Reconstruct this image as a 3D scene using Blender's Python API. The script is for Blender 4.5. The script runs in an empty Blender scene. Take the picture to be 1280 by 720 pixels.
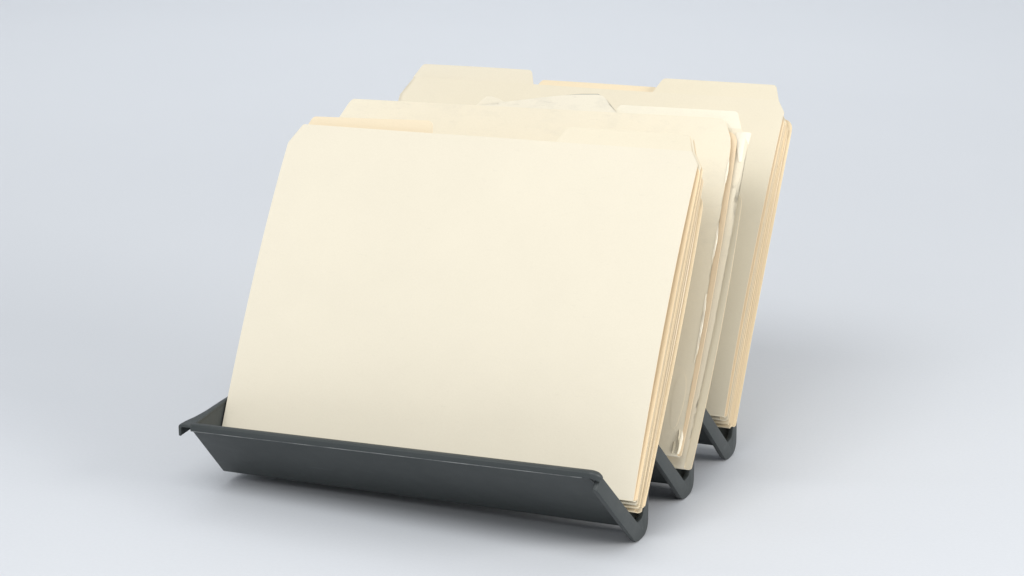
import bpy, bmesh, math, random
from mathutils import Vector, Matrix
import numpy as np

random.seed(7)
MM = 0.001
SC = bpy.context.scene
COL = SC.collection

# ------------------------------------------------------------------ camera
cam_d = bpy.data.cameras.new('camera')
cam = bpy.data.objects.new('camera', cam_d); COL.objects.link(cam)
YAW, PIT, ROLL = -0.42350, -0.26575, -0.01190
_f = Vector((math.sin(YAW)*math.cos(PIT), math.cos(YAW)*math.cos(PIT), math.sin(PIT)))
_r = Vector((math.cos(YAW), -math.sin(YAW), 0)); _u = _r.cross(_f)
_r2 = _r*math.cos(ROLL) + _u*math.sin(ROLL); _u2 = -_r*math.sin(ROLL) + _u*math.cos(ROLL)
M = Matrix.Identity(4)
for i in range(3):
    M[i][0], M[i][1], M[i][2] = _r2[i], _u2[i], -_f[i]
M[0][3], M[1][3], M[2][3] = 0.53387, -1.37066, 0.56398
cam.matrix_world = M
cam_d.sensor_width = 36; cam_d.lens = 88.377; cam_d.clip_start = 0.05; cam_d.clip_end = 60
SC.camera = cam

# ------------------------------------------------------------------ world and lamps (studio)
w = bpy.data.worlds.new('World'); SC.world = w; w.use_nodes = True
bg = w.node_tree.nodes['Background']
bg.inputs['Color'].default_value = (0.93, 0.96, 1.0, 1); bg.inputs['Strength'].default_value = 0.42

def area(name, loc, target, sx, sy, power, color=(1, 1, 1)):
    d = bpy.data.lights.new(name, 'AREA'); d.shape = 'RECTANGLE'; d.size = sx; d.size_y = sy
    d.energy = power; d.color = color
    o = bpy.data.objects.new(name, d); COL.objects.link(o)
    o.location = loc
    o.rotation_euler = (Vector(target) - Vector(loc)).to_track_quat('-Z', 'Y').to_euler()
    return o
area('softbox_key', (-0.55, -1.62, 1.72), (-0.12, 0.05, 0.05), 1.5, 1.2, 14.5, (1.0, 0.99, 0.975))
area('softbox_right', (1.95, -0.20, 0.80), (0.05, 0.15, 0.05), 1.0, 0.9, 30, (1.0, 0.975, 0.94))
area('overhead_fill', (0.10, -1.55, 2.3), (0.05, -0.45, 0.0), 2.4, 1.1, 37, (0.97, 0.985, 1.0))  # added overhead fill, brightens the floor in front
area('backdrop_fill', (-0.72, 1.35, 2.1), (-1.45, 3.1, 0.3), 2.4, 0.6, 30, (0.97, 0.985, 1.0))  # added fill that brightens the far backdrop
SC.view_settings.view_transform = 'Standard'; SC.view_settings.look = 'None'
SC.view_settings.exposure = 0; SC.view_settings.gamma = 1; SC.view_settings.use_curve_mapping = False

# ------------------------------------------------------------------ materials
def new_mat(name):
    m = bpy.data.materials.new(name); m.use_nodes = True
    return m, m.node_tree.nodes, m.node_tree.links, m.node_tree.nodes['Principled BSDF']

def noise(N, L, coord, scale, detail=4, rough=0.55, scl=None):
    n = N.new('ShaderNodeTexNoise'); n.inputs['Scale'].default_value = scale
    n.inputs['Detail'].default_value = detail; n.inputs['Roughness'].default_value = rough
    if scl:
        mp = N.new('ShaderNodeMapping'); mp.inputs['Scale'].default_value = scl
        L.new(coord, mp.inputs['Vector']); L.new(mp.outputs['Vector'], n.inputs['Vector'])
    else:
        L.new(coord, n.inputs['Vector'])
    return n.outputs['Fac']

def ramp(N, L, fac, stops):
    r = N.new('ShaderNodeValToRGB'); L.new(fac, r.inputs['Fac'])
    while len(r.color_ramp.elements) < len(stops): r.color_ramp.elements.new(0.5)
    for e, (p, c) in zip(r.color_ramp.elements, stops):
        e.position = p; e.color = (*c, 1)
    return r.outputs['Color']

def mix(N, L, fac, a, b, mode='MIX'):
    m = N.new('ShaderNodeMix'); m.data_type = 'RGBA'; m.blend_type = mode
    if isinstance(fac, (int, float)): m.inputs['Factor'].default_value = fac
    else: L.new(fac, m.inputs['Factor'])
    for s, v in (('A', a), ('B', b)):
        sock = [i for i in m.inputs if i.name == s and i.type == 'RGBA'][0]
        if isinstance(v, tuple): sock.default_value = (*v, 1)
        else: L.new(v, sock)
    return [o for o in m.outputs if o.type == 'RGBA'][0]

def bump(N, L, B, h, strength, dist):
    b = N.new('ShaderNodeBump'); b.inputs['Strength'].default_value = strength; b.inputs['Distance'].default_value = dist
    L.new(h, b.inputs['Height']); L.new(b.outputs['Normal'], B.inputs['Normal'])

def manila(name, base, worn=0.0):
    m, N, L, B = new_mat(name)
    co = N.new('ShaderNodeTexCoord').outputs['Object']
    info = N.new('ShaderNodeObjectInfo')
    fine = noise(N, L, co, 900, 3, 0.6)
    blot = noise(N, L, co, 22, 4, 0.6)
    lo = tuple(c*0.987 for c in base); hi = tuple(min(1, c*1.01) for c in base)
    c1 = ramp(N, L, blot, [(0.3, lo), (0.7, hi)])
    c2 = ramp(N, L, fine, [(0.35, (0.982, 0.98, 0.975)), (0.65, (1, 1, 1))])
    c = mix(N, L, 1.0, c1, c2, 'MULTIPLY')
    # sparse darker paper fibres
    fib = noise(N, L, co, 160, 2, 0.5, (1, 1, 4))
    c = mix(N, L, ramp(N, L, fib, [(0.68, (0, 0, 0)), (0.74, (0.20, 0.20, 0.20))]), c, tuple(x*0.88 for x in base))
    if worn:
        sm = noise(N, L, co, 38, 5, 0.7, (1, 1, 2.2))
        msk = ramp(N, L, sm, [(0.50, (0, 0, 0)), (0.72, (worn,)*3)])
        c = mix(N, L, msk, c, (0.52, 0.51, 0.45))
        ln = noise(N, L, co, 120, 4, 0.7, (0.35, 1, 3))
        c = mix(N, L, ramp(N, L, ln, [(0.62, (0, 0, 0)), (0.70, (worn*0.6,)*3)]), c, (0.42, 0.40, 0.34))
    # each folder comes out of a slightly different batch
    hv = N.new('ShaderNodeHueSaturation'); L.new(c, hv.inputs['Color'])
    mr = N.new('ShaderNodeMapRange'); L.new(info.outputs['Random'], mr.inputs['Value'])
    mr.inputs['To Min'].default_value = 0.93; mr.inputs['To Max'].default_value = 1.09
    L.new(mr.outputs['Result'], hv.inputs['Saturation'])
    L.new(hv.outputs['Color'], B.inputs['Base Color'])
    B.inputs['Roughness'].default_value = 0.72; B.inputs['Specular IOR Level'].default_value = 0.25
    h = mix(N, L, 0.5, fine, noise(N, L, co, 260, 3, 0.6))
    bump(N, L, B, h, 0.18, 0.0003)
    return m

MANILA = manila('manila_card', (0.762, 0.699, 0.556))
MANILA_OLD = manila('worn_manila_card', (0.835, 0.778, 0.640), 0.14)
MANILA_WARM = manila('warm_manila_card', (0.82, 0.70, 0.50))
CUT = manila('cut_card_edge', (0.90, 0.725, 0.50))
BOUNCE_TINT = manila('bounce_tinted_card', (0.85, 0.69, 0.475))  # manila for inner panels, warm light bounced between sheets put into the colour
DARK_CARD = manila('dark_grey_card', (0.40, 0.40, 0.36), 0.3)  # dark grey card for the strip above the torn tab
SMUDGED = manila('smudged_manila_card', (0.825, 0.780, 0.660), 0.30)
PALE = manila('pale_manila_card', (0.88, 0.835, 0.70), 0.08)
CORE = manila('torn_card_core', (0.82, 0.77, 0.64))
WHITE = manila('office_paper', (0.87, 0.78, 0.67))

m, N, L, B = new_mat('slate_plastic'); PLASTIC = m
co = N.new('ShaderNodeTexCoord').outputs['Object']
c = ramp(N, L, noise(N, L, co, 14, 4), [(0.3, (0.037, 0.044, 0.044)), (0.7, (0.044, 0.051, 0.051))])
scr = noise(N, L, co, 70, 3, 0.7, (0.15, 1.5, 1.5))
c = mix(N, L, ramp(N, L, scr, [(0.66, (0, 0, 0)), (0.70, (0.35,)*3)]), c, (0.075, 0.085, 0.088))
L.new(c, B.inputs['Base Color'])
L.new(ramp(N, L, noise(N, L, co, 30, 5, 0.65), [(0.3, (0.42,)*3), (0.7, (0.56,)*3)]), B.inputs['Roughness'])
B.inputs['Specular IOR Level'].default_value = 0.42
bump(N, L, B, noise(N, L, co, 1700, 2, 0.5), 0.25, 0.0002)

m, N, L, B = new_mat('highlight_plastic'); HIGHLIGHT = m  # lighter plastic, a highlight put into the colour
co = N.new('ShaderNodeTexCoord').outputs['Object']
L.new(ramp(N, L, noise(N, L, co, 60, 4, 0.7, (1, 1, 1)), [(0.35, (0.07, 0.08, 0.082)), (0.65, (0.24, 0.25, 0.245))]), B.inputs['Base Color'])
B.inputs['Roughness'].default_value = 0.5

m, N, L, B = new_mat('backdrop_paper'); PAPER = m
co = N.new('ShaderNodeTexCoord').outputs['Object']
c = ramp(N, L, noise(N, L, co, 1.6, 3), [(0.3, (0.668, 0.690, 0.722)), (0.7, (0.682, 0.704, 0.734))])
f2 = ramp(N, L, noise(N, L, co, 420, 3, 0.6), [(0.3, (0.975,)*3), (0.7, (1, 1, 1))])
L.new(mix(N, L, 1.0, c, f2, 'MULTIPLY'), B.inputs['Base Color'])
B.inputs['Roughness'].default_value = 0.8; B.inputs['Specular IOR Level'].default_value = 0.2
bump(N, L, B, noise(N, L, co, 500, 3), 0.08, 0.0004)

m, N, L, B = new_mat('steel_wire'); STEEL = m
B.inputs['Base Color'].default_value = (0.62, 0.62, 0.63, 1); B.inputs['Metallic'].default_value = 1; B.inputs['Roughness'].default_value = 0.3

# ------------------------------------------------------------------ helpers
def link(name, me, mat, parent=None, smooth=40):
    me.materials.append(mat)
    for p in me.polygons: p.use_smooth = True
    me.set_sharp_from_angle(angle=math.radians(smooth))
    o = bpy.data.objects.new(name, me); COL.objects.link(o)
    if parent is not None:
        o.parent = parent
        q = parent
        off = Vector((0, 0, 0))
        while q is not None:
            off += q.location; q = q.parent
        me.transform(Matrix.Translation(-off))
    return o

def from_bm(name, bm, mat, parent=None, smooth=40):
    bmesh.ops.recalc_face_normals(bm, faces=bm.faces)
    me = bpy.data.meshes.new(name); bm.to_mesh(me); bm.free()
    return link(name, me, mat, parent, smooth)

def tag(o, label, cat, group=None):
    o['label'] = label; o['category'] = cat
    if group: o['group'] = group

def empty(name, loc):
    o = bpy.data.objects.new(name, None); COL.objects.link(o); o.location = loc
    o.empty_display_size = 0.02
    return o

def rounded(pts, r, n=5):
    """round the corners of a 2D polygon; a point may carry its own radius"""
    out = []
    k = len(pts)
    for i in range(k):
        p = pts[i]; ri = p[2] if len(p) > 2 else r
        a = Vector(pts[i-1][:2]); b = Vector(p[:2]); c = Vector(pts[(i+1) % k][:2])
        d1 = a-b; d2 = c-b
        if ri <= 0 or d1.length < 1e-6 or d2.length < 1e-6: out.append(tuple(b)); continue
        ang = d1.angle(d2)
        t = min(ri/math.tan(ang/2) if ang < 3.1 else 0, d1.length*0.49, d2.length*0.49)
        if t <= 1e-4: out.append(tuple(b)); continue
        p1 = b+d1.normalized()*t; p2 = b+d2.normalized()*t
        for j in range(n+1):
            s = j/n
            q = p1*(1-s)**2 + b*2*s*(1-s) + p2*s*s
            out.append(tuple(q))
    return out

# ------------------------------------------------------------------ setting: seamless paper sweep
def sweep():
    bm = bmesh.new()
    prof = [(-2.6, 0.0), (-1.0, 0.0), (0.5, 0.0), (2.6, 0.0)]
    R = 0.9
    for i in range(1, 25):
        a = i/24*math.pi/2
        prof.append((2.6+R*math.sin(a), R-R*math.cos(a)))
    prof += [(2.6+R, 1.6), (2.6+R, 2.6)]
    rows = []
    for x in (-2.4, -1.2, 0, 1.2, 2.4):
        rows.append([bm.verts.new((x, y, z)) for y, z in prof])
    for a, b in zip(rows, rows[1:]):
        for i in range(len(prof)-1):
            bm.faces.new((a[i], b[i], b[i+1], a[i+1]))
    bmesh.ops.rotate(bm, verts=bm.verts, cent=(0, 0, 0), matrix=Matrix.Rotation(-YAW, 3, 'Z'))
    bmesh.ops.translate(bm, verts=bm.verts, vec=(-0.1, 0.0, 0.0))
    o = from_bm('backdrop', bm, PAPER, None, 60)
    o['kind'] = 'structure'
sweep()

# ------------------------------------------------------------------ the sorter
PITCH = (0.0, 83.3, 167.8)
sorter = empty('file_sorter', (-0.145, 0.06, 0))
tag(sorter, 'dark slate grey plastic file sorter with three sloping troughs standing on the backdrop', 'file sorter')

def fillet_path(pts, radii, n=8):
    """open polyline with rounded inner corners"""
    out = [Vector(pts[0])]
    for i in range(1, len(pts)-1):
        a, b, c = Vector(pts[i-1]), Vector(pts[i]), Vector(pts[i+1])
        d1, d2 = (a-b), (c-b); ang = d1.angle(d2); r = radii[i-1]
        t = min(r/math.tan(ang/2), d1.length*0.49, d2.length*0.49)
        p1 = b+d1.normalized()*t; p2 = b+d2.normalized()*t
        for j in range(n+1):
            s = j/n; out.append(p1*(1-s)**2 + b*2*s*(1-s) + p2*s*s)
    out.append(Vector(pts[-1]))
    return out

def loft(name, secs, mat, parent, bev=0.0, smooth=35):
    """secs: list of lists of 3D points (mm), equal counts, closed sections; caps at both ends"""
    bm = bmesh.new()
    rows = [[bm.verts.new(Vector(p)*MM) for p in s] for s in secs]
    n = len(rows[0])
    for a, b in zip(rows, rows[1:]):
        for i in range(n):
            bm.faces.new((a[i], a[(i+1) % n], b[(i+1) % n], b[i]))
    bm.faces.new(rows[0]); bm.faces.new(list(reversed(rows[-1])))
    bmesh.ops.recalc_face_normals(bm, faces=bm.faces)
    if bev:
        ed = [e for e in bm.edges if len(e.link_faces) == 2 and e.calc_face_angle() > math.radians(35)]
        bmesh.ops.bevel(bm, geom=ed, offset=bev*MM, segments=2, affect='EDGES', profile=0.5, clamp_overlap=True)
    return from_bm(name, bm, mat, parent, smooth)

def xl(z, top):      # where the left end of the tray is, at this height
    return -295.4

def trough(k):
    y0 = PITCH[k]
    topR = (-67.0, 67.0) if k == 0 else (y0-56.5, 58.0)
    topL = (-41.0, 52.2) if k == 0 else (y0-54.0, 56.0)
    back_top = (y0+24.5, 56.5)
    def section(top, rout, zb):
        vin = (y0-2.5, zb+2.6)
        inner = fillet_path([top, vin, (y0+7.0, zb+3.6), back_top], (4.0, 5.0))
        d = (Vector(vin)-Vector(top)).normalized(); nrm = Vector((d.y, -d.x))
        if nrm.y > 0: nrm = -nrm
        t = 2.5
        o_top = Vector(top)+nrm*t
        o_v = Vector((y0-2.0, zb-0.6))
        outer = fillet_path([o_top, o_v + Vector((-1.0, 0)), (y0+9.5, zb+0.2), (back_top[0]+2.2, back_top[1]-0.8)], (rout, 5.0))
        return list(inner)+list(reversed(outer))
    sR = section(topR, 10.0, 9.3); sL = section(topL, 2.5, 8.0)
    secs = []
    for j in range(9):
        f = j/8
        s = []
        for a, b in zip(sR, sL):
            q = a.lerp(b, f)
            xr = -2.4
            s.append((xr+(xl(b.y, topL)-xr)*f, q.x, q.y))
        secs.append(s)
    t = loft('trough', secs, PLASTIC, sorter, 0.35)
    # the deep moulded rim at the open end, which is also the foot
    inner = fillet_path([topR if k else (-62.6, 63.2), (y0-2.5, 12.4), (y0+6.0, 13.4), (y0+9.0, 24.0), (y0+25.0, 57.0)], (4.0, 4.0, 8.0))
    inner = [v+Vector((0, 0.5)) for v in inner]
    if k == 0:
        ot = [(-68.8, 56.0)]
    else:
        ot = [(topR[0]-5.4, topR[1]-7.4)]
    outer = fillet_path(ot+[(y0-4.0, -0.6), (y0+15.8, 0.6), (y0+16.2, 26.0), (y0+30.0, 56.0)], (15.0, 14.0, 10.0))
    pr = [(v.x, v.y) for v in inner] + [(v.x, v.y) for v in reversed(outer)]
    zmin = min(p[1] for p in pr)
    pr = [(a, b-zmin if b < 3 else b) for a, b in pr]
    secs = [[(x, a, b) for a, b in pr] for x in (-2.6, 0.9)]
    loft('rim', secs, PLASTIC, t, 0.55)
    return t
for k in range(3): trough(k)

# front lip: a rounded bead along the top of the front wall
def lip():
    secs = []
    R = Vector((-4.0, -67.0, 67.2)); Lp = Vector((-294.2, -41.0, 52.4))
    shp = [(-3.6, -3.8), (-3.9, -0.6), (-3.0, 0.5), (-1.4, 0.9), (0.9, 0.8), (1.7, 0.1), (1.6, -0.9), (-1.0, -3.4), (-1.6, -4.2), (-2.9, -4.5)]
    for j in range(13):
        f = j/12; p = R.lerp(Lp, f)
        e = 0.88
        secs.append([(p.x, p.y+a*e, p.z+b*e) for a, b in shp])
    # the bead turns the corner and runs down into the rim
    r = 4.2; c0 = Vector((-3.3, -67.2, 67.2)); dn = Vector((0, 0.757, -0.653))
    secs = [q for q in secs if q[0][0] < -3.6]
    for j in range(9):
        a = j/8*math.pi/2
        p = c0+Vector((r*math.sin(a), 0, 0))+dn*(r*(1-math.cos(a)))
        cs, sn = math.cos(a), math.sin(a)
        # section plane turns with the path: its "up" becomes +X
        nrm = Vector((0, -0.653, -0.757))
        sec = []
        for ya, zb in [(a1*0.88, b1*0.88) for a1, b1 in shp]:
            d_up = ya*(-0.757)+zb*0.653; d_out = ya*(-0.653)+zb*(-0.757)
            up = (-dn)*cs+Vector((1, 0, 0))*sn
            sec.append(tuple(p+up*d_up+nrm*d_out))
        secs.insert(0, sec)
    lo = loft('front_lip', secs, PLASTIC, sorter, 0.25, 50)
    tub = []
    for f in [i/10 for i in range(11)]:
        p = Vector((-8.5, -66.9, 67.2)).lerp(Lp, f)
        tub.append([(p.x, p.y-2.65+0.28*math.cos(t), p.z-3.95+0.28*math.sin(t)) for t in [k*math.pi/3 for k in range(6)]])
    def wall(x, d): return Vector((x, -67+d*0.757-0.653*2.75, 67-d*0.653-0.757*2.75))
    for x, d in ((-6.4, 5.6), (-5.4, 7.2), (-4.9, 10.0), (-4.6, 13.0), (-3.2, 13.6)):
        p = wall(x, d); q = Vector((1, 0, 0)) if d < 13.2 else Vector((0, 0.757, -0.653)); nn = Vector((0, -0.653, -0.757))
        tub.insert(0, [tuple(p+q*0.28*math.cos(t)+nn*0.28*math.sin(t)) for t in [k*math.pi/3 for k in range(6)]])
    loft('lip_highlight', tub, HIGHLIGHT, lo, 0, 60)  # thin lighter tube painted as the highlight line below the lip
lip()

# closed left end: plate with an outward flange that turns down
def end_plate():
    def top(y): return 52.3+min(y+41, 60)*0.085
    ys = [-40.0, -28, -14, 0, 20, 60, 120, PITCH[2]+26]
    secs = []
    for y in ys:
        f = min(1, (y+40)/26); x = -292.8-1.0*f; t = top(y)-0.5
        zb = max(11.0, 49.5-(y+40)*1.05)
        secs.append([(x, y, zb), (x, y, t-0.7), (x-0.4, y, t), (x-1.1, y, t), (x-1.5, y, t-0.7), (x-1.5, y, zb)])
    pl = loft('end_wall', secs, PLASTIC, sorter, 0.0, 40)
    secs = []
    for y, wd, dn in ((-44.6, 10.2, 8.0), (-42.0, 10.6, 8.0), (-36, 9.6, 7.4), (-28, 7.2, 6.2), (-18, 5.4, 5.0), (0, 4.4, 3.6), (40, 4.2, 3.2), (110, 4.2, 3.0), (PITCH[2]+25, 4.2, 3.0)):
        f = min(1, max(0, (y+40)/26)); x0 = -292.6-1.0*f; t = top(max(y, -41))+0.25
        shp = [(0.0, -1.7), (0.0, -0.5), (-0.6, 0), (-wd+1.8, 0), (-wd+0.5, -0.6), (-wd, -1.9), (-wd, -dn), (-wd+1.7, -dn), (-wd+1.8, -2.6), (-wd+2.4, -1.9)]
        secs.append([(x0+a, y, t+b) for a, b in shp])
    loft('flange', secs, PLASTIC, pl, 0.2, 50)
end_plate()

# ------------------------------------------------------------------ folders
W = 294.2
class Surf:
    """a leaning, slightly bowed sheet: quadratic curve through three (y,z) points, extruded along X"""
    def __init__(s, x, b, m, t, tilt=0.0, tm=0.56, wav=0.0, seed=0, width=W):
        A = np.array([[1, 0, 0], [1, tm, tm*tm], [1, 1, 1]])
        c = np.linalg.solve(A, np.array([b, m, t], float)); tt = np.linspace(-0.15, 1.3, 300)
        P = np.stack([np.ones_like(tt), tt, tt*tt], 1) @ c
        Ls = np.r_[0, np.cumsum(np.linalg.norm(np.diff(P, axis=0), axis=1))]
        s.P, s.L = P, Ls-np.interp(0, tt, Ls)
        s.x, s.tilt, s.wav, s.w = x, tilt, wav, width
        r = random.Random(seed); s.ph = [r.uniform(0, 6.28) for _ in range(4)]
    def pt(s, u, sv, off=0.0):
        sv = sv-(s.w-u)*s.tilt
        y = float(np.interp(sv, s.L, s.P[:, 0])); z = float(np.interp(sv, s.L, s.P[:, 1]))
        y2 = float(np.interp(sv+1, s.L, s.P[:, 0])); z2 = float(np.interp(sv+1, s.L, s.P[:, 1]))
        d = Vector((y2-y, z2-z)).normalized()
        wv = s.wav*(math.sin(u*0.021+s.ph[0])*math.sin(sv*0.016+s.ph[1]) + 0.4*math.sin(u*0.05+s.ph[2]))*min(1, max(0, sv)/60)
        o = off+wv
        return Vector((s.x-s.w+u, y+d.y*o, z-d.x*o))   # +off = away from the viewer

def sheet(name, S, outline, mat, parent, off=0.0, thick=0.5, grid=(15, 10), warp=None):
    bm = bmesh.new()
    vs = [bm.verts.new((u, s, 0)) for u, s in outline]
    f = bm.faces.new(vs)
    bmesh.ops.triangulate(bm, faces=[f], ngon_method='EAR_CLIP')
    us = [v.co.x for v in bm.verts]; ss = [v.co.y for v in bm.verts]
    for axis, lo, hi, st in ((0, min(us), max(us), grid[0]), (1, min(ss), max(ss), grid[1])):
        n = int((hi-lo)/st)
        for i in range(1, n+1):
            c = [0, 0, 0]; c[axis] = lo+(hi-lo)*i/(n+1); nn = [0, 0, 0]; nn[axis] = 1
            bmesh.ops.bisect_plane(bm, geom=bm.verts[:]+bm.edges[:]+bm.faces[:], plane_co=c, plane_no=nn, dist=1e-5)
    back = {}
    faces = bm.faces[:]
    bnd = [e for e in bm.edges if len(e.link_faces) == 1]
    co = {v: (v.co.x, v.co.y) for v in bm.verts}
    for v in list(co):
        back[v] = bm.verts.new((0, 0, 0))
    for fc in faces: bm.faces.new([back[v] for v in reversed(fc.verts)])
    for e in bnd:
        a, b = e.verts; bm.faces.new((a, b, back[b], back[a])).material_index = 1
    for v, (u, s) in co.items():
        ex = warp(u, s) if warp else 0.0
        v.co = S.pt(u, s, off+ex)*MM; back[v].co = S.pt(u, s, off+ex+thick)*MM
    o = from_bm(name, bm, mat, parent, 45)
    o.data.materials.append(CUT if mat is not CORE else CORE)
    return o

def plain_outline(h=222.0, r=9.0):
    return rounded([(0, 0, 0.8), (W, 0, 0.8), (W, h, r), (0, h, r)], r, 6)

def tab_body(h=229.0, left=True, right=True):
    p = [(0, 0, 0.8), (W, 0, 0.8)]
    p += [(W, h-9, 3), (W-4.5, h-2.5, 2), (W-6, h, 0)] if right else [(W, h-10, 4), (W-9, h, 5)]
    p += [(8, h, 2), (6.0, h-4.5, 2), (0.6, h-14.5, 2.5)]
    return rounded(p, 2, 4)

TABS = {'left': (7.5, 105.0), 'centre': (99.0, 198.0), 'right': (194.5, W-6.0)}
def tab_outline(kind, h=229.0, th=11.5):
    a, b = TABS[kind]
    return rounded([(a, h, 0), (b, h, 0), (b-4.2, h+th, 3.5), (a+5.4, h+th, 4.0)], 3.5, 6)

def fold(S1, S2, mat, parent, depth=0.8, cut=0.0):
    """the creased bottom that joins the two panels"""
    bm = bmesh.new(); n = 10
    prev = None
    for i in range(n+1):
        u = 0.6+(W-1.2)*i/n
        a = S1.pt(u*(1-cut/W), 0.02); b = S2.pt(u, 0.02, 0.5)
        mid = (a+b)/2; half = (b-a)/2
        dn = Vector((0, -0.45, -0.9))*depth
        ring = []
        for j in range(9):
            t = math.pi*j/8
            ring.append(mid-half*math.cos(t)+dn*math.sin(t))
        inn = []
        for j in range(9):
            t = math.pi*j/8
            inn.append(mid-half*0.6*math.cos(t)+dn*0.62*math.sin(t))
        vs = [bm.verts.new(q*MM) for q in ring+list(reversed(inn))]
        if prev:
            for j in range(len(vs)):
                k2 = (j+1) % len(vs); bm.faces.new((prev[j], prev[k2], vs[k2], vs[j]))
        else: bm.faces.new(vs)
        prev = vs
    bm.faces.new(list(reversed(prev)))
    return from_bm('fold', bm, mat, parent, 50)

def lerp(a, b, f): return a+(b-a)*f

class Pack:
    def __init__(s, front, rear, tilt, xs, wav=0.5):
        s.f, s.r, s.tilt, s.xs, s.wav = front, rear, tilt, xs, wav
        s.k = 0
    def surf(s, fb, fm, dx=0.0, tl=0.0, dz=0.0, b0=None):
        s.k += 1
        b, m, t = [tuple(lerp(p, q, ff) for p, q in zip(s.f[i], s.r[i])) for i, ff in enumerate((fb, fm, fm))]
        if b0: b = b0
        if dz: b = (b[0], b[1]+dz); m = (m[0], m[1]+dz); t = (t[0], t[1]+dz)
        return Surf(lerp(s.xs[0], s.xs[1], fm)+dx, b, m, t, s.tilt+tl, wav=s.wav*(1.0 if fm > 0 else 0.6), seed=s.k+int(b[0]))

def folder(pack, fb, fa, fz, tab, label, group, tabbed_first=True, mat=MANILA, dx=0.0, tl=0.0, outline=None, tab_out=None, h=229.0, hp=222.0, dz=0.0, dx2=None, b0=None, tmat=None, pmat=None, cut=0.0):
    S1 = pack.surf(fb, fa, dx, tl, dz, b0)
    b1 = (b0[0]+0.9, b0[1]-0.2) if b0 else None
    S2 = pack.surf(fb+0.05, fz, dx if dx2 is None else dx2, tl, dz, b1)
    base = S1.pt(W/2, 0)*MM
    e = empty('file_folder', base)
    tag(e, label, 'folder', group)
    A, Bk = (S1, S2) if tabbed_first else (S2, S1)
    tp = sheet('tabbed_panel', A, outline or tab_body(h), mat, e)
    tb = sheet('tab', A, tab_out or tab_outline(tab, h), tmat or mat, tp)
    pp = sheet('plain_panel', Bk, plain_outline(hp), pmat or mat, e)
    fold(S1, S2, mat, e, cut=cut)
    return e, A, Bk, tp

def papers(Sa, Sb, n, label, group, inset=1.4, top=213.0):
    e = empty('paper_sheaf', Sa.pt(W/2, 3)*MM); tag(e, label, 'papers', group)
    r = random.Random(int(Sa.x*10)+n)
    for i in range(n):
        f0 = 0.10+0.82*i/n; f1 = 0.10+0.82*(i+0.86)/n
        u1 = W-inset-r.uniform(0, 1.1); s1 = top+r.uniform(-2, 2); s0 = 3+r.uniform(0, 1.5)
        bm = bmesh.new(); nu, ns = 6, 22; g = [[], []]
        for k, ff in enumerate((f0, f1)):
            for a in range(nu+1):
                g[k].append([bm.verts.new((Sa.pt(u1-279+279*a/nu, lerp(s0, s1, b/ns), 0.5).lerp(Sb.pt(u1-279+279*a/nu, lerp(s0, s1, b/ns)), ff))*MM) for b in range(ns+1)])
        for k in (0, 1):
            for a in range(nu):
                for b in range(ns):
                    bm.faces.new((g[k][a][b], g[k][a+1][b], g[k][a+1][b+1], g[k][a][b+1]))
        for b in range(ns):
            for a in (0, nu): bm.faces.new((g[0][a][b], g[0][a][b+1], g[1][a][b+1], g[1][a][b]))
        for a in range(nu):
            for b in (0, ns): bm.faces.new((g[0][a][b], g[0][a+1][b], g[1][a+1][b], g[1][a][b]))
        from_bm('sheet_bundle', bm, WHITE, e, 45)

# ---- front pack
p1 = Pack(((-11.7, 30.8), (52.4, 150.0), (102.5, 223.2)), ((-4.6, 25.2), (76.5, 152.4), (108.0, 218.0)), 0.0105, (1.5, 5.5))
g1 = 'folders in the front trough'
gp = 'papers inside folders'
q = folder(p1, 0.00, 0.00, 0.22, 'right', 'clean manila folder at the very front, its whole broad face in view', g1, hp=219, h=228.2, b0=(-11.7, 30.8), dx2=1.1, pmat=BOUNCE_TINT)
folder(p1, 0.20, 0.30, 0.35, 'right', 'manila folder second from the front of the front trough, only its edge showing', g1, dx=0.4, b0=(-10.2, 28.0))
q = folder(p1, 0.37, 0.44, 0.54, 'right', 'manila folder in the middle of the front trough, third edge from the front', g1, dx=0.9, dx2=0.2, mat=MANILA_WARM, b0=(-8.7, 25.2))
papers(q[1], q[2], 1, 'pale papers inside the middle folder of the front trough', gp, 0.6)
folder(p1, 0.55, 0.60, 0.66, 'left', 'manila folder with shaded tab rising at upper left behind the foremost folder', g1, dx=-3.5, dx2=0.4, mat=MANILA_WARM, b0=(-6.8, 21.8), h=227.8, tab_out=rounded([(7.5, 227.8, 0), (105.5, 227.8, 0), (102.5, 243.2, 5.0), (13, 240.4, 4)], 4, 6))
q = folder(p1, 0.92, 0.76, 1.00, 'right', 'rearmost manila folder of the front trough, rounded corner beside the notch', g1, h=221, hp=204, dx=0.2, dx2=0.4, mat=MANILA_WARM, b0=(-4.6, 25.0))
papers(q[1], q[2], 2, 'pale papers inside the rearmost folder of the front trough', gp, 1.2, 196)

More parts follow.
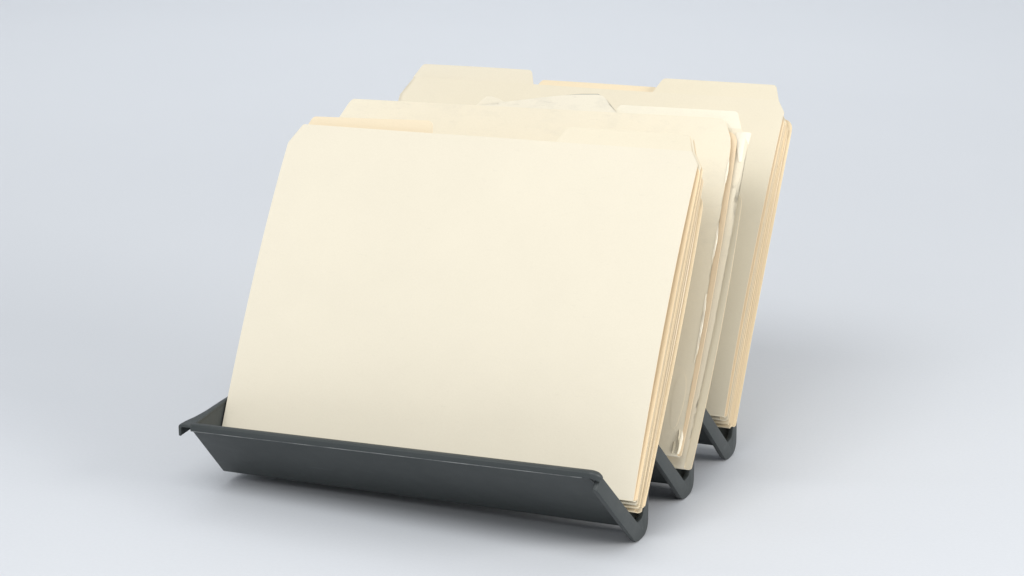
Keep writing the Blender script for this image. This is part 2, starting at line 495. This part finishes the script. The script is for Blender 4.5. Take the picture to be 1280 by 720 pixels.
# ---- middle pack (worn)
p2 = Pack(((72.3, 32.9), (127.8, 133.6), (172.5, 224.0)), ((79.0, 25.0), (149.0, 133.0), (186.0, 221.0)), 0.021, (-0.5, 4.0), 0.3)
g2 = 'worn folders in the middle trough'
rr = random.Random(5)
def worn_body(h=227.0):
    p = [(0, 0)]
    p += [(W-0.5, 0)]
    s = 4.0
    while s < 208:
        p.append((W-0.2+rr.uniform(-0.6, 0.4)*(1.1 if 60 < s < 150 or s < 25 else 0.4), s)); s += rr.uniform(2.5, 7)
    p += [(W-1.5, 214), (W-3.8, 219), (W-6.5, 224.5), (W-9.5, h-0.3), (W-14, h)]
    p += [(12, h), (10.0, h-0.8), (8.2, h-3), (1.5, h-16), (0, h-19)]
    return p
torn = [(107, 227), (112, 226.999), (210, 227), (206.5, 228.0), (203.8, 230.2), (201.0, 234.6), (198.5, 236.8), (194, 237.6), (181, 236.9), (170, 235.9), (163, 235.0), (158, 234.2), (150, 233.0), (144, 231.6), (138, 230.5), (131, 229.6), (124, 228.1), (117, 227.7)]
torn = [q for q in torn if q != (112, 226.999)]
e2, S2f, _, tp2 = folder(p2, 0.0, 0.0, 0.30, 'centre', 'worn manila folder with a torn smudged centre tab and frayed right edge', g2, mat=MANILA_OLD, outline=worn_body(), tab_out=[(u, v+(1.2 if v > 228.5 else 0)) for u, v in torn], hp=220, dx2=0.6, tmat=SMUDGED, pmat=BOUNCE_TINT)
# scrap of the torn tab still standing behind the tear, and frayed slivers along the edge
sheet('torn_scrap', S2f, [(104, 225.5), (109.5, 231.5), (112.0, 233.8), (115.5, 234.2), (122.0, 232.6), (129, 229.6), (130, 226)], CORE, tp2, off=1.2, grid=(6, 4))
sheet('torn_layer', S2f, [(160, 226), (203, 226), (201.5, 234.8), (198.6, 237.6), (194, 239.5), (182, 238.9), (171, 237.5), (163, 236.2)], DARK_CARD, tp2, off=0.9, grid=(8, 4))  # dark grey strip just above the torn tab's top edge
def sliver(u, s0, s1, wd, curl, seed):
    r = random.Random(seed); n = 9
    lft = [(u-wd*0.3+r.uniform(-.3, .3), lerp(s0, s1, i/n)) for i in range(n+1)]
    rgt = [(u+wd*(math.sin(math.pi*(i+.3)/(n+.6))**0.7)*r.uniform(0.55, 1.0), lerp(s0, s1, i/n)) for i in range(n+1)]
    sheet('frayed_sliver', S2f, rgt+list(reversed(lft)), CORE, tp2, off=-0.15, thick=0.35, grid=(1.5, 4), warp=lambda a, b: curl*max(0, a-u)/max(wd, .1))
sliver(W-0.3, 62, 108, 1.0, 1.4, 1)
sliver(W-0.2, 128, 156, 0.8, 1.2, 2)
sliver(W-0.2, 1, 16, 1.2, 1.6, 3)
sliver(W-2.4, 2, 17, 0.9, -1.4, 4)
sliver(W-0.4, 182, 200, 1.0, 1.0, 6)
sliver(W-1.2, 1, 11, 1.3, -2.0, 8)
sliver(W-4.6, 1, 9, 0.8, -1.2, 9)
# peeled patch near the lower right corner
pt = [(W-7+4.2*math.cos(a)*(1+0.08*math.sin(3*a)), 36+19*math.sin(a)) for a in [i*math.pi/12 for i in range(24)]]
sheet('peeled_patch', S2f, pt, MANILA_OLD, tp2, off=-0.12, thick=0.1, grid=(6, 8))

def worn_rear(h=229.0):
    p = [(0, 0), (W-6.5, 0)]
    s = 5.0
    while s < 200:
        p.append((W-6.5+rr.uniform(-0.5, 0.5), s)); s += rr.uniform(4, 9)
    p += [(W-5.5, 204), (W-2.0, 209), (W-0.4, 213), (W, h-10), (W-4.5, h-2.5), (W-6, h), (8, h), (6, h-4.5), (0.6, h-14.5)]
    return p
e2b, S2b, _, tp2b = folder(p2, 0.85, 0.45, 1.0, 'right', 'creased manila folder behind the torn one, its dog-eared right tab showing', g2, mat=MANILA_OLD, tmat=PALE, pmat=MANILA, dx=6.5, dx2=2.4, hp=190, outline=worn_rear(), cut=7.0, dz=-3.2, tl=-0.004)
flap = [(W-9, 226.5), (W+1.0, 227.0), (W-0.2, 217), (W-3.4, 204), (W-6.5, 214)]
sheet('dog_ear', S2b, rounded(flap, 1.2, 3), SMUDGED, tp2b, off=-0.7, thick=0.3, grid=(3, 4), warp=lambda a, b: 2.2*max(0, a-W+4)/5)

# ---- rear pack
p3 = Pack(((154.5, 34.8), (211.2, 134.4), (275.0, 224.0)), ((163.5, 25.5), (228.0, 134.0), (281.0, 218.0)), 0.007, (1.6, 6.4))
g3 = 'folders in the rear trough'
q = folder(p3, 0.00, 0.00, 0.16, 'right', 'manila folder with a tall right-hand tab, foremost in the rear trough', g3, hp=219, h=230.0, b0=(154.5, 34.8), dx=0.4, dx2=0.9, pmat=BOUNCE_TINT)
e3b, S3b, _, tp3b = folder(p3, 0.18, 0.24, 0.32, 'left', 'manila folder with the highest tab of all, at the upper left of the rear trough', g3, h=231.9, dx=-4.4, dx2=0.3, b0=(156.2, 31.8))
folder(p3, 0.36, 0.42, 0.52, 'centre', 'manila folder third in the rear trough, thin orange strip of its centre tab showing', g3, h=227.0, dx=0.3, mat=MANILA_WARM, b0=(158.0, 28.7))
folder(p3, 0.54, 0.62, 0.70, 'left', 'manila folder fourth in the rear trough, last but one of the edges', g3, dx=-0.2, h=224, mat=MANILA_WARM, b0=(159.8, 25.6))
eR, SR0, SR, tpR = folder(p3, 0.92, 0.78, 1.00, 'left', 'rearmost manila folder of all, its back panel against the last wall', g3, h=223, hp=222, dx2=0.6, mat=MANILA_WARM)
papers(SR0, SR, 2, 'pale papers inside the rearmost folder of all', gp, 1.2, 206)
st = bmesh.new()
bmesh.ops.create_cube(st, size=1.0)
bmesh.ops.scale(st, vec=(0.0022, 0.0006, 0.0016), verts=st.verts)
bmesh.ops.bevel(st, geom=st.edges[:], offset=0.0002, segments=2, affect='EDGES')
bmesh.ops.translate(st, vec=S3b.pt(W+3.6, 55.0, 2.0)*MM, verts=st.verts)
from_bm('staple', st, STEEL, e3b)
